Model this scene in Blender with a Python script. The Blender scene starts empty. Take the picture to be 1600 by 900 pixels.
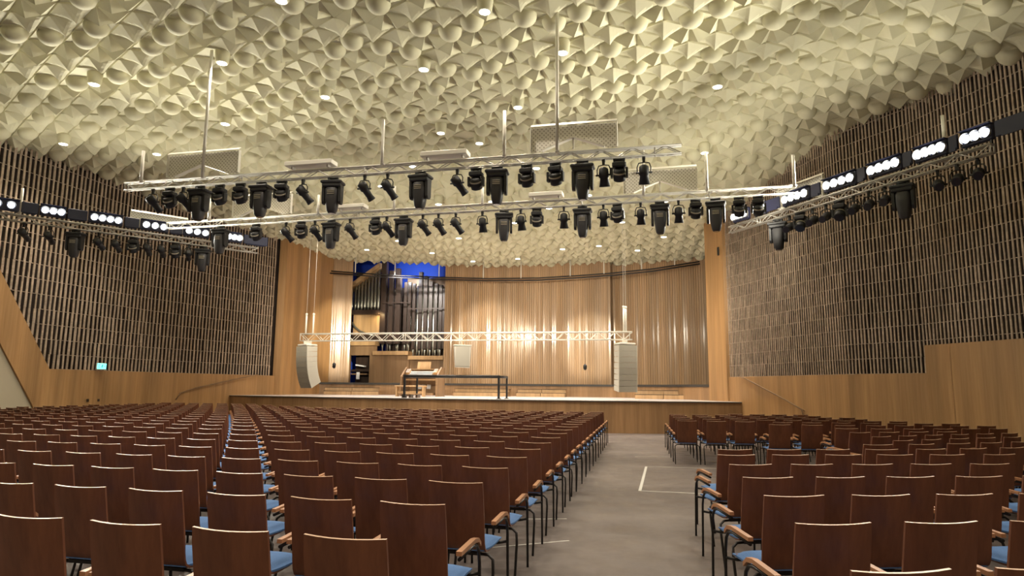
import bpy, math, random
import numpy as np
from mathutils import Vector, Matrix
random.seed(7)
rng = np.random.default_rng(7)
S = bpy.context.scene
C = S.collection

# ------------------------------------------------------------------ camera
H = 1.507
YAW, PITCH, ROLL, FPX = .1885, .1451, .0091, 1067.0
_fw = np.array([-math.sin(YAW), math.cos(YAW), 0]); _rt = np.array([math.cos(YAW), math.sin(YAW), 0]); _up = np.array([0, 0, 1.])
CF = _fw*math.cos(PITCH) + _up*math.sin(PITCH)
_u = -_fw*math.sin(PITCH) + _up*math.cos(PITCH)
CX = _rt*math.cos(ROLL) + _u*math.sin(ROLL)
CY = -_rt*math.sin(ROLL) + _u*math.cos(ROLL)
cam_d = bpy.data.cameras.new('camera')
cam = bpy.data.objects.new('camera', cam_d); C.objects.link(cam)
cam_d.sensor_width = 36; cam_d.lens = FPX/1600*36; cam_d.clip_end = 200
cam.matrix_world = Matrix(((CX[0], CY[0], -CF[0], 0), (CX[1], CY[1], -CF[1], 0), (CX[2], CY[2], -CF[2], H), (0, 0, 0, 1)))
S.camera = cam

def project(p):                      # used only to choose which chairs are inside the frame and which show largest
    d = np.array(p, float) - np.array([0, 0, H]); t = d@CF
    return 800 + FPX*(d@CX)/t, 450 - FPX*(d@CY)/t, t

# ------------------------------------------------------------------ world and exposure
S.view_settings.view_transform = 'Standard'; S.view_settings.look = 'None'
S.view_settings.gamma = 1; S.view_settings.use_curve_mapping = False
S.view_settings.exposure = .62
W = bpy.data.worlds.new('world'); S.world = W; W.use_nodes = True
W.node_tree.nodes['Background'].inputs[0].default_value = (1, .9, .75, 1)
W.node_tree.nodes['Background'].inputs[1].default_value = 0.06

# light levels (watts) used by the lamps further down
DOWN_W, DOWN_COL = 250, (1, .87, .72)
FLOOD_W, FLOOD_COL = 430, (1, .94, .78)
CEIL_FILL_W, CEIL_FILL_COL = 330, (1, .93, .76)
STAGE_W, STAGE_COL = 1700, (1, .87, .68)
BEAM_W = 9000

def area_light(name, loc, target, w, h, power, col, spread=160):
    d = bpy.data.lights.new(name, 'AREA'); d.shape = 'RECTANGLE'; d.size = w; d.size_y = h
    d.energy = power; d.color = col; d.spread = math.radians(spread)
    o = bpy.data.objects.new(name, d); C.objects.link(o); o.location = loc
    o.rotation_euler = (Vector(target) - Vector(loc)).to_track_quat('-Z', 'Y').to_euler()
    return o
def spot_light(name, loc, target, power, col, ang=60, blend=.5, rad=.08):
    d = bpy.data.lights.new(name, 'SPOT'); d.energy = power; d.color = col
    d.spot_size = math.radians(ang); d.spot_blend = blend; d.shadow_soft_size = rad
    o = bpy.data.objects.new(name, d); C.objects.link(o); o.location = loc
    o.rotation_euler = (Vector(target) - Vector(loc)).to_track_quat('-Z', 'Y').to_euler()
    return o

# ------------------------------------------------------------------ materials
def mat(name, col, rough=.6, metal=0, spec=.5, emit=None, estr=0, coat=0):
    m = bpy.data.materials.new(name); m.use_nodes = True
    b = m.node_tree.nodes['Principled BSDF']
    b.inputs['Base Color'].default_value = (*col, 1); b.inputs['Roughness'].default_value = rough
    b.inputs['Metallic'].default_value = metal; b.inputs['Specular IOR Level'].default_value = spec
    b.inputs['Coat Weight'].default_value = coat
    if emit:
        b.inputs['Emission Color'].default_value = (*emit, 1); b.inputs['Emission Strength'].default_value = estr
    return m
def nt(m): return m.node_tree.nodes, m.node_tree.links, m.node_tree.nodes['Principled BSDF']
def coords(m, scale, which='Object', rot=(0, 0, 0)):
    n, l, b = nt(m)
    tc = n.new('ShaderNodeTexCoord'); mp = n.new('ShaderNodeMapping')
    mp.inputs['Scale'].default_value = scale; mp.inputs['Rotation'].default_value = rot
    l.new(tc.outputs[which], mp.inputs['Vector']); return mp.outputs['Vector']
def ramp(m, fac, stops):
    n, l, b = nt(m); r = n.new('ShaderNodeValToRGB')
    while len(r.color_ramp.elements) < len(stops): r.color_ramp.elements.new(.5)
    for e, (p, c) in zip(r.color_ramp.elements, stops): e.position = p; e.color = (*c, 1)
    l.new(fac, r.inputs['Fac']); return r.outputs['Color']
def noise(m, vec, scale, detail=4, rough=.6):
    n, l, b = nt(m); t = n.new('ShaderNodeTexNoise'); t.inputs['Scale'].default_value = scale
    t.inputs['Detail'].default_value = detail; t.inputs['Roughness'].default_value = rough
    l.new(vec, t.inputs['Vector']); return t.outputs['Fac']
def mixc(m, a, b_, fac, mode='MULTIPLY'):
    n, l, b = nt(m); x = n.new('ShaderNodeMix'); x.data_type = 'RGBA'; x.blend_type = mode
    x.inputs[0].default_value = fac; l.new(a, x.inputs[6]); l.new(b_, x.inputs[7]); return x.outputs[2]
def wood(name, dark, light, rough=.5, vscale=(6, 6, .25), board=(1.2, 1.2, .02), coat=0):
    m = mat(name, light, rough, coat=coat); n, l, b = nt(m)
    f = noise(m, coords(m, vscale), 2.2, 8, .65); g = noise(m, coords(m, board), 1.6, 2, .5)
    c1 = ramp(m, f, [(.3, dark), (.7, light)]); c2 = ramp(m, g, [(.35, (.72, .72, .72)), (.65, (1, 1, 1))])
    l.new(mixc(m, c1, c2, 1), b.inputs['Base Color'])
    return m
M = {}
M['panel'] = wood('oak_panel', (.44, .24, .095), (.60, .355, .155), .5)
M['stagefront'] = wood('stage_front_wood', (.34, .195, .09), (.48, .29, .145), .5)
M['rib'] = wood('ribbed_wood', (.40, .245, .125), (.53, .345, .19), .5, (14, 14, .2), coat=.7)
M['rib'].node_tree.nodes['Principled BSDF'].inputs['Coat Roughness'].default_value = .14
M['light_wood'] = wood('light_wood', (.52, .32, .15), (.66, .43, .22), .45)
M['organ_wood'] = wood('organ_wood', (.26, .155, .075), (.36, .22, .115), .5)
M['dark_wood'] = wood('dark_wood', (.030, .018, .012), (.065, .038, .026), .4)
M['slat'] = wood('slat_wood', (.44, .335, .245), (.66, .52, .40), .6, (3, 3, 7), (5, 5, 1.5))
M['slat_back'] = mat('slat_backing', (.028, .017, .012), .9)
M['plaster'] = mat('cream_plaster', (.66, .60, .44), .75)
M['beige'] = mat('beige_wall', (.52, .46, .34), .8)
M['blue'] = mat('blue_wall', (.012, .06, .42), .7)
M['black'] = mat('black_metal', (.012, .012, .013), .45)
M['black_soft'] = mat('black_plastic', (.016, .016, .018), .55)
M['charcoal'] = mat('charcoal_plastic', (.035, .034, .038), .5)
M['navy'] = mat('dark_blue_cover', (.012, .014, .04), .55)
M['alu'] = mat('aluminium', (.50, .48, .44), .45, .6)
M['white_paint'] = mat('white_paint', (.74, .71, .63), .45)
M['grey_speaker'] = mat('speaker_grey', (.56, .54, .47), .6)
M['grille'] = mat('speaker_grille', (.42, .40, .34), .7)
M['stage_floor'] = mat('stage_floor', (.62, .58, .56), .35)
M['ledge'] = mat('dark_ledge', (.05, .045, .04), .6)
M['mahogany'] = wood('mahogany_plywood', (.155, .050, .021), (.235, .084, .036), .42, (9, 9, .6), (2, 2, .3), coat=.06)
M['ply_edge_lit'] = mat('plywood_edge_lit', (.70, .46, .30), .35)  # tan ply edge, paled further to paint in light from above
M['arm'] = wood('armrest_wood', (.42, .19, .09), (.58, .29, .14), .4, (9, 1, 9))
M['cushion'] = mat('blue_cushion', (.095, .20, .43), .9)
M['tube'] = mat('chair_tube', (.016, .014, .013), .38, .3)
M['steel_pipe'] = mat('organ_metal', (.52, .52, .45), .3, .85)
M['paper'] = mat('white_paper', (.82, .82, .84), .7)
M['tape'] = mat('white_tape', (.62, .60, .55), .7)
M['lens_on'] = mat('lit_lens', (1, 1, 1), .4, emit=(.90, .96, 1), estr=5)
M['down_on'] = mat('lit_downlight', (1, 1, 1), .4, emit=(1, .98, .90), estr=7)
M['exit'] = mat('exit_green', (.2, .9, .75), .4, emit=(.16, .95, .78), estr=1.6)
M['exit_dark'] = mat('exit_glyph', (.01, .22, .2), .5)
M['glass'] = mat('dark_glass', (.02, .02, .03), .12)
M['lamp_band'] = mat('light_band', (.40, .36, .28), .4)

m = M['cushion']; n, l, b = nt(m)
l.new(ramp(m, noise(m, coords(m, (1, 1, 1)), 160, 3), [(.3, (.08, .175, .39)), (.7, (.115, .235, .48))]), b.inputs['Base Color'])
m = M['plaster']; n, l, b = nt(m)
l.new(ramp(m, noise(m, coords(m, (1, 1, 1)), 1.3, 4), [(.3, (.575, .545, .375)), (.7, (.65, .62, .44))]), b.inputs['Base Color'])
# hall floor: worn dark linoleum with scuffs
M['floor'] = mat('floor_linoleum', (.1, .09, .08), .5); m = M['floor']; n, l, b = nt(m)
c1 = ramp(m, noise(m, coords(m, (1, 1, 1)), .55, 8, .7), [(.32, (.11, .09, .082)), (.68, (.20, .168, .152))])
c2 = ramp(m, noise(m, coords(m, (.6, 5, 1), rot=(0, 0, .35)), 1.3, 6, .75), [(.60, (.0, .0, .0)), (.78, (.10, .09, .08))])
l.new(mixc(m, c1, c2, .8, 'ADD'), b.inputs['Base Color'])
l.new(ramp(m, noise(m, coords(m, (1, 1, 1)), 2.5, 6), [(.3, (.35,)*3), (.7, (.6,)*3)]), b.inputs['Roughness'])
# perforated sheet: dark round holes in a staggered grid
M['perf'] = mat('perforated_sheet', (.7, .68, .62), .5); m = M['perf']; n, l, b = nt(m)
vec = coords(m, (1, 1, 1)); sx = n.new('ShaderNodeSeparateXYZ'); l.new(vec, sx.inputs[0])
def mth(op, a, b2=None, val=None):
    k = n.new('ShaderNodeMath'); k.operation = op
    l.new(a, k.inputs[0])
    if b2 is not None: l.new(b2, k.inputs[1])
    elif val is not None: k.inputs[1].default_value = val
    return k.outputs[0]
ca = mth('COSINE', mth('MULTIPLY', sx.outputs[0], val=2*math.pi/.085)); cb = mth('COSINE', mth('MULTIPLY', sx.outputs[2], val=2*math.pi/.085))
hole = mth('GREATER_THAN', mth('MULTIPLY', ca, cb), val=.45)
l.new(ramp(m, hole, [(.0, (.80, .77, .70)), (1, (.40, .37, .31))]), b.inputs['Base Color'])

# ------------------------------------------------------------------ mesh helpers
class MB:
    def __init__(s): s.v = []; s.f = []; s.mi = []; s.sm = []
    def add(s, vs, fs, mi=0, smooth=False):
        o = len(s.v); s.v.extend([tuple(p) for p in vs])
        for f in fs: s.f.append(tuple(i+o for i in f)); s.mi.append(mi); s.sm.append(smooth)
    def box(s, c, size, mi=0, R=None, bev=0):
        x, y, z = (k/2 for k in size)
        if bev:
            e = min(bev, x*.9, y*.9, z*.9); P = []
            for sz, ins in ((-1, 1), (-1, 0), (1, 0), (1, 1)):
                xx = x - (e if ins else 0); yy = y - (e if ins else 0); zz = sz*(z if ins else z-e); k = e*.9
                for a, b_ in ((-xx, -yy+k), (-xx+k, -yy), (xx-k, -yy), (xx, -yy+k), (xx, yy-k), (xx-k, yy), (-xx+k, yy), (-xx, yy-k)): P.append((a, b_, zz))
            fs = [tuple(range(7, -1, -1)), tuple(range(24, 32))]
            for r in range(3):
                for k in range(8): fs.append((r*8+k, r*8+(k+1) % 8, (r+1)*8+(k+1) % 8, (r+1)*8+k))
        else:
            P = [(-x, -y, -z), (x, -y, -z), (x, y, -z), (-x, y, -z), (-x, -y, z), (x, -y, z), (x, y, z), (-x, y, z)]
            fs = [(0, 3, 2, 1), (4, 5, 6, 7), (0, 1, 5, 4), (1, 2, 6, 5), (2, 3, 7, 6), (3, 0, 4, 7)]
        c = Vector(c)
        s.add([(c + (R@Vector(p) if R else Vector(p))) for p in P], fs, mi); return s
    def tube(s, path, r, n=8, mi=0, cap=True, smooth=True, rs=None):
        path = [Vector(p) for p in path]; rings = []; up = None
        for i, p in enumerate(path):
            t = (path[min(i+1, len(path)-1)] - path[max(i-1, 0)]).normalized()
            if up is None: up = Vector((0, 0, 1)) if abs(t.z) < .9 else Vector((0, 1, 0))
            a = t.cross(up)
            if a.length < 1e-4: a = t.cross(Vector((1, 0, 0)))
            a.normalize(); b_ = a.cross(t).normalized(); up = b_
            q = rs[i] if rs else r
            rings.append([p + a*math.cos(2*math.pi*k/n)*q + b_*math.sin(2*math.pi*k/n)*q for k in range(n)])
        vs = [q for g in rings for q in g]; fs = []
        for i in range(len(rings)-1):
            for k in range(n): fs.append((i*n+k, i*n+(k+1) % n, (i+1)*n+(k+1) % n, (i+1)*n+k))
        s.add(vs, fs, mi, smooth)
        if cap:
            o = len(s.v) - len(vs)
            s.f += [tuple(o+k for k in range(n-1, -1, -1)), tuple(o+(len(rings)-1)*n+k for k in range(n))]; s.mi += [mi, mi]; s.sm += [False, False]
        return s
    def prism(s, poly, z0, z1, mi=0):            # horizontal outline extruded upwards
        n = len(poly); vs = [(x, y, z0) for x, y in poly] + [(x, y, z1) for x, y in poly]
        fs = [tuple(range(n-1, -1, -1)), tuple(range(n, 2*n))] + [(k, (k+1) % n, n+(k+1) % n, n+k) for k in range(n)]
        s.add(vs, fs, mi); return s
    def plate(s, poly, origin, ux, uz, th, mi=0):  # upright outline (a, b) in the plane of ux and uz, given a thickness
        ux = Vector(ux).normalized(); uz = Vector(uz).normalized(); nn = ux.cross(uz); o = Vector(origin); n = len(poly)
        vs = [o+ux*a+uz*b_ - nn*th/2 for a, b_ in poly] + [o+ux*a+uz*b_ + nn*th/2 for a, b_ in poly]
        fs = [tuple(range(n-1, -1, -1)), tuple(range(n, 2*n))] + [(k, (k+1) % n, n+(k+1) % n, n+k) for k in range(n)]
        s.add(vs, fs, mi); return s
    def data(s, name, mats):
        me = bpy.data.meshes.new(name); me.from_pydata(s.v, [], s.f)
        for q in (mats if isinstance(mats, (list, tuple)) else [mats]): me.materials.append(q)
        me.polygons.foreach_set('material_index', s.mi); me.polygons.foreach_set('use_smooth', s.sm); me.update(); return me
def link(name, me, parent=None):
    o = bpy.data.objects.new(name, me); C.objects.link(o)
    if parent: o.parent = parent
    return o
def part(name, mb, mats, parent, label=None):
    o = link(name, mb.data(name, mats), parent)
    if label: o['label'] = label
    return o
def tag(o, label, cat, group=None, kind=None):
    o['label'] = label; o['category'] = cat
    if group: o['group'] = group
    if kind: o['kind'] = kind
    return o
def thing(name, label, cat, loc=(0, 0, 0), rz=0, group=None):
    o = bpy.data.objects.new(name, None); C.objects.link(o); o.location = loc; o.rotation_euler = (0, 0, rz); o.empty_display_size = .1
    return tag(o, label, cat, group)
def struct(name, mb, mats):
    o = link(name, mb.data(name, mats)); o['kind'] = 'structure'; return o
def dup(root, loc, rz, label, group=None, rot=None):
    r = root.copy(); C.objects.link(r); r.location = loc; r.rotation_euler = rot or (0, 0, rz); r['label'] = label
    if group: r['group'] = group
    for ch in root.children:
        c = ch.copy(); C.objects.link(c); c.parent = r
        for g in ch.children:
            d = g.copy(); C.objects.link(d); d.parent = c
    return r
def drop(root):
    for ch in list(root.children):
        for g in list(ch.children): bpy.data.objects.remove(g)
        bpy.data.objects.remove(ch)
    bpy.data.objects.remove(root)
ORD = ['', 'first', 'second', 'third', 'fourth', 'fifth', 'sixth', 'seventh', 'eighth', 'ninth', 'tenth', 'eleventh', 'twelfth', 'thirteenth', 'fourteenth', 'fifteenth', 'sixteenth', 'seventeenth', 'eighteenth', 'nineteenth', 'twentieth'] + ['twenty-' + k for k in ('first', 'second', 'third', 'fourth', 'fifth', 'sixth', 'seventh', 'eighth', 'ninth')] + ['thirtieth', 'thirty-first', 'thirty-second', 'thirty-third']

# ------------------------------------------------------------------ the hall: plan
LW = [(-18.1, -6), (-18.0, 10), (-17.9, 16), (-17.6, 22), (-16.35, 28.8)]
RW = [(3.03, 25.6), (5.5, 20), (6.8, 18.3), (7.65, 16.4), (10, 11.2), (12, 6), (13, -6)]
def sstep(a, b_, x): t = np.clip((x-a)/(b_-a), 0, 1); return t*t*(3-2*t)
def ceil_h(x, y):
    x = np.asarray(x, float); y = np.asarray(y, float)
    h = 9.15 - .0068*np.clip(-x-8, 0, None)**2 - .012*np.clip(x-2, 0, None)**2
    h = h - .024*np.clip(18-y, 0, 8)*np.clip((-x-10)/8, 0, 1)
    k = sstep(18, 26.5, y)
    return h*(1-k) + k*(7.9 + .05*np.clip(-x-7, 0, 9))

# floor
struct('floor', MB().prism([(-18.6, -6.5), (13.5, -6.5), (13.5, 6), (8, 17.5), (4, 25.8), (-18.6, 27)], -.1, 0), M['floor'])

# ------------------------------------------------------------------ ceiling of plaster domes and folded tiles
DX, DY = .565, .325
DOWN_XY = [(-2.94, 12.26), (-6.73, 11.21), (-9.4, 13.32), (-12.89, 13.45), (-11.42, 16.53), (-16.33, 16.18), (-14.66, 17.92), (-4.91, 14.44), (-7.9, 15.49), (-5.67, 18.39), (-4.71, 19.23), (-1.61, 14.19), (1.94, 16.54), (-3.12, 16.96), (-9.86, 19.73), (-7.23, 20.47), (-5.73, 20.74), (-8.8, 21.72), (-3.24, 20.99), (-7.15, 23.12), (-5.17, 23.08), (-11.65, 24.38), (-9.86, 24.13), (-1.71, 22.92), (0.9, 23.58), (1.97, 20.59), (-10.34, 27.65), (-12.71, 29.87), (-7.4, 26.89), (-9.63, 30.31), (-8.14, 32.28), (-3.2, 23.76), (-4.71, 24.96), (-0.65, 25.3), (0.95, 27.79), (-3.39, 29.65), (-1.75, 29.19), (-0.12, 30.41), (-5.77, 31.63)]
lampcells = set()
for x, y in DOWN_XY:
    d = round(x/DX); s_ = round(y/DY)
    best = min(((dd, ss) for dd in (d-1, d, d+1) for ss in (s_-1, s_, s_+1) if (dd+ss) % 2 == 0), key=lambda q: (q[0]*DX-x)**2 + ((q[1]*DY-y)*1.6)**2)
    lampcells.add(best)
def grid_cell(fn, n=8):
    """tile over the rhombus: (u, v) in the unit square, fn gives depth"""
    q = .95; vs = []; fs = []
    for i in range(n+1):
        for j in range(n+1):
            u, v = i/n, j/n
            vs.append(((u-v)*DX*q, (-1+u+v)*DY*q, fn(u, v)))
    for i in range(n):
        for j in range(n):
            a = i*(n+1)+j
            fs += [(a, a+n+1, a+n+2), (a, a+n+2, a+1)]
    return vs, fs
def frame():
    q = .95; c = [(0, -DY), (DX, 0), (0, DY), (-DX, 0)]
    vs = [(x, y, .04) for x, y in c] + [(x*q, y*q, 0) for x, y in c]
    fs = []
    for k in range(4): fs += [(k, (k+1) % 4, 4+(k+1) % 4), (k, 4+(k+1) % 4, 4+k)]
    return vs, fs
def join(parts):
    vs, fs, sm = [], [], []
    for (v, f, s_) in parts:
        o = len(vs); vs += v; fs += [tuple(i+o for i in t) for t in f]; sm += [s_]*len(f)
    return np.array(vs), np.array(fs), np.array(sm)
fv, ff = frame()
base = ([(0, -DY*.95, 0), (DX*.95, 0, 0), (0, DY*.95, 0), (-DX*.95, 0, 0)], [(0, 1, 2), (0, 2, 3)])
dv, df = [], []
NR, NS = 7, 20
for i in range(NR):
    a = math.pi/2*i/NR
    for k in range(NS):
        t = 2*math.pi*(k+.5)/NS; dv.append((.255*math.cos(a)*math.cos(t), .255*math.cos(a)*math.sin(t), .24*math.sin(a)))
dv.append((0, 0, .24))
for i in range(NR-1):
    for k in range(NS):
        a, b2 = i*NS+k, i*NS+(k+1) % NS; df += [(a, b2, b2+NS), (a, b2+NS, a+NS)]
for k in range(NS): df.append(((NR-1)*NS+k, (NR-1)*NS+(k+1) % NS, NR*NS))
cup = join([(fv, ff, False), (*base, False), (dv, df, True)])
flat = join([(fv, ff, False), (*base, False)])
q = .95
tv = [(0, -DY*q, 0), (DX*q, 0, 0), (0, DY*q, 0), (-DX*q, 0, 0), (-.18, .0, .235), (.18, .0, .235), (0, .06, .01)]
tf = [(0, 4, 3), (3, 4, 2), (0, 6, 4), (6, 2, 4), (0, 1, 5), (1, 2, 5), (0, 5, 6), (6, 5, 2)]
twin = join([(fv, ff, False), (tv, tf, False)])
def conoid(mir):
    def fn(u, v):
        if mir: u, v = v, u
        t = (u+v)/2; w = (u-v); span = min(2*t, 2-2*t) + 1e-9; wn = min(1, abs(w)/span)
        ridge = .235*(t/.72 if t < .72 else max(0, 1-(t-.72)/.28)**.6)
        return ridge*((1-wn)**2.2 if w < 0 else (1-wn))
    return fn
con1 = join([(fv, ff, False), (*grid_cell(conoid(False)), False)])
con2 = join([(fv, ff, False), (*grid_cell(conoid(True)), False)])
hull = [(-18.4, -6), (-18.3, 10), (-18.2, 16), (-17.9, 22), (-16.8, 28), (-16.5, 34.4), (-10.4, 34.4), (-10.4, 35.4), (3.6, 35.4), (3.5, 26), (6.0, 20.3), (7.2, 18.5), (8.05, 16.6), (10.4, 11.4), (12.4, 6), (13.3, -6)]
def inside(x, y, poly):
    c = False; j = len(poly)-1
    for i in range(len(poly)):
        (xi, yi), (xj, yj) = poly[i], poly[j]
        if (yi > y) != (yj > y) and x < (xj-xi)*(y-yi)/(yj-yi)+xi: c = not c
        j = i
    return c
phase = {0: 0, 1: 3, -1: 3, 2: 0, 3: 5, -2: 4}
V, Fc, Sm, off = [], [], [], 0
for d in range(-34, 26):
    if d not in phase: phase[d] = (d % 2) + 2*random.choice((0, 1, 2))
    for s_ in range(-20, 114):
        if (d+s_) % 2: continue
        x, y = d*DX, s_*DY
        if not inside(x, y, hull): continue
        k = ((s_ - 36 - phase[d])//2) % 3
        T = flat if (d, s_) in lampcells else (cup, twin, con1 if (d//2+s_) % 3 else con2)[k]
        v, f, sm = T
        w = np.empty_like(v); w[:, 0] = v[:, 0]+x; w[:, 1] = v[:, 1]+y
        w[:, 2] = ceil_h(w[:, 0], w[:, 1]) - v[:, 2]
        V.append(w); Fc.append(f+off); Sm.append(sm); off += len(v)
V = np.concatenate(V); Fc = np.concatenate(Fc); Sm = np.concatenate(Sm)
me = bpy.data.meshes.new('ceiling'); me.vertices.add(len(V)); me.vertices.foreach_set('co', V.ravel().astype(np.float32))
me.loops.add(len(Fc)*3); me.loops.foreach_set('vertex_index', Fc.ravel().astype(np.int32))
me.polygons.add(len(Fc)); me.polygons.foreach_set('loop_start', np.arange(0, len(Fc)*3, 3, dtype=np.int32))
me.polygons.foreach_set('loop_total', np.full(len(Fc), 3, dtype=np.int32)); me.polygons.foreach_set('use_smooth', Sm)
me.update(calc_edges=True); me.materials.append(M['plaster'])
o = link('ceiling', me); o['kind'] = 'structure'

# ------------------------------------------------------------------ side walls of slats over oak panelling
def along(poly):
    out = []; s0 = 0
    for a, b_ in zip(poly[:-1], poly[1:]):
        a, b_ = Vector((*a, 0)), Vector((*b_, 0)); L = (b_-a).length
        out.append((s0, s0+L, a, (b_-a)/L)); s0 += L
    return out, s0
def at_s(segs, s):
    for s0, s1, a, d in segs:
        if s <= s1 + 1e-6: return a + d*(s-s0), d
    return a + d*(s-s0), d
def slat_wall(name, poly, side, spacing, cell, s_min, s_max, zmin_fn, ztop, z0):
    """side = +1 when the hall lies to the right of the walking direction"""
    segs, L = along(poly); g = MB(); s = s_min
    while s < s_max:
        p, d = at_s(segs, s); nrm = Vector((d.y, -d.x, 0))*side
        zlo = zmin_fn(s); k = int(max(0, math.floor((zlo-z0)/cell))); z = z0 + k*cell
        R = Matrix((d, nrm, Vector((0, 0, 1)))).transposed()
        zt = ztop(p.x, p.y)
        while z < zt:
            a, b_ = max(z, zlo), z+cell
            if b_-a > .06:
                tw = random.gauss(0, .12); sh = random.gauss(0, spacing*.035); lean = random.gauss(0, .012); wd = spacing*random.uniform(.34, .48)
                R2 = R@Matrix.Rotation(tw, 3, 'Z')@Matrix.Rotation(lean, 3, 'Y')
                g.box(p + d*sh + nrm*.02 + Vector((0, 0, (a+b_)/2)), (wd, .022, (b_-a)*.985), 0, R2)
            z += cell
        s += spacing
    # the thin rails that tie the slats together
    s = s_min
    while s < s_max:
        e = min(s+.9, s_max); p, d = at_s(segs, (s+e)/2); nrm = Vector((d.y, -d.x, 0))*side
        R = Matrix((d, nrm, Vector((0, 0, 1)))).transposed(); zlo = max(zmin_fn(s), zmin_fn(e)); zt = ztop(p.x, p.y); z = z0
        while z < zt:
            if z > zlo - .01: g.box(p + nrm*.02 + Vector((0, 0, z)), (e-s+.02, .03, .014), 0, R)
            z += cell
        s = e
    return struct(name, g, M['slat'])
def wall_sheet(poly, shift, zlo, zhi, side, g, th=.06, mi=0):
    for a, b_ in zip(poly[:-1], poly[1:]):
        a, b_ = Vector((*a, 0)), Vector((*b_, 0)); d = (b_-a).normalized(); nrm = Vector((d.y, -d.x, 0))*side
        c = (a+b_)/2 + nrm*(shift - th/2) + Vector((0, 0, (zlo+zhi)/2))
        g.box(c, ((b_-a).length + .02, th, zhi-zlo), mi, Matrix((d, nrm, Vector((0, 0, 1)))).transposed())
ctop = lambda x, y: float(ceil_h(x, y)) + .15
# left: the panelling steps up along a slope at the back of the hall
segsL, LL = along(LW)
sL = lambda y: next(s0 + (y-a.y)/d.y for s0, s1, a, d in segsL if a.y + d.y*(s1-s0) >= y - 1e-6)
S_A, S_B = sL(17.96), sL(16.1)          # foot of the slope and where it reaches 4.63 m
zminL = lambda s: 1.95 if s >= S_A else 1.95 + (S_A-s)*(4.63-1.95)/(S_A-S_B)
slat_wall('wall_left', LW, 1, .165, .445, sL(12), LL-.55, zminL, ctop, 1.95)
g = MB(); wall_sheet(LW, -.12, 0, 9.6, 1, g); o = struct('wall_left_backing', g, M['slat_back'])
g = MB()
lowL = [at_s(segsL, s)[0] for s in (S_A, sL(19), sL(20), sL(22), sL(25), LL)]
wall_sheet([(p.x, p.y) for p in lowL], .05, 0, 1.95, 1, g)
p0, d0 = at_s(segsL, S_A-.5); n0 = Vector((d0.y, -d0.x, 0))
org = at_s(segsL, S_A)[0] + n0*.02
sl = (4.63-1.95)/(S_A-S_B); back = 6.0
S_C = S_A - sL(17.51)                   # where the panelling meets the floor-side beige wall
g.plate([(0, 0), (0, 1.95), (-3.0, 1.95+sl*3.0), (-5.2, 1.95+sl*5.2), (-5.2, 2.56+1.56*(5.2-1.61)), (-1.61, 2.56), (-S_C, .89), (-S_C+.45, 0)], org, d0, (0, 0, 1), .06)
struct('wall_left_panelling', g, M['panel'])
g = MB(); g.plate([(0, 0), (-20, 0), (-20, 9), (-5.3, 9), (-1.5, 2.6), (-.2, .6)], org - n0*.06, d0, (0, 0, 1), .05)
struct('wall_left_beige', g, M['beige'])
# right: low panelling, a taller run nearer the camera
segsR, LR = along(RW)
sR = lambda y: next(s0 + (y-a.y)/d.y for s0, s1, a, d in segsR if a.y + d.y*(s1-s0) <= y + 1e-6)
S_R = sR(18.25)
slat_wall('wall_right', RW, 1, .105, .397, .06, sR(12.5), lambda s: 1.95 if s < S_R else 2.62, ctop, 1.95)
g = MB(); wall_sheet(RW, -.12, 0, 9.6, 1, g); struct('wall_right_backing', g, M['slat_back'])
g = MB()
ptsR = [at_s(segsR, s)[0] for s in (.02, sR(22), sR(20), S_R)]
wall_sheet([(p.x, p.y) for p in ptsR], .05, 0, 1.95, 1, g)
ptsR = [at_s(segsR, s)[0] for s in (S_R, sR(17.6), sR(16.4), sR(11.2), sR(6), LR)]
wall_sheet([(p.x, p.y) for p in ptsR], .07, 0, 2.62, 1, g)
struct('wall_right_panelling', g, M['panel'])
# wall behind the camera
g = MB(); g.box((-2.5, -6.1, 4.7), (32, .2, 9.6)); struct('wall_back', g, M['beige'])

# ------------------------------------------------------------------ stage
front = [(-16.85, 26.0), (-14.5, 25.3), (-12, 24.6), (-9, 24.25), (-6, 24.05), (-3.5, 24.0), (-1.2, 24.05), (1.2, 24.35), (3.32, 24.8)]
back = [(3.0, 25.7), (3.1, 36.6), (-16.2, 36.6), (-16.4, 28.8)]
g = MB(); g.prism(front+back, 0, 1.055, 0); struct('stage_platform', g, M['stagefront'])
g = MB(); g.prism([(x, y-.05) for x, y in front]+back, 1.055, 1.085, 0); struct('stage_nosing', g, M['ledge'])
g = MB(); g.prism([(x, y-.03) for x, y in front]+back, 1.085, 1.1, 0); struct('stage_floor', g, M['stage_floor'])
# riser along the back of the stage with a dark ledge
rf = [(-16.1, 32.3), (-14.5, 33.1), (-11.0, 33.5), (-5, 33.4), (-1.4, 33.1), (.8, 30.8), (2.55, 26.5)]
rb = [(3.1, 27.2), (3.1, 36.5), (-16.1, 36.5)]
g = MB(); g.prism(rf+rb, 1.1, 1.60, 0); struct('stage_riser', g, M['stagefront'])
g = MB(); g.prism([(x, y-.06) for x, y in rf]+rb, 1.60, 1.70, 0); struct('stage_riser_ledge', g, M['ledge'])
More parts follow.
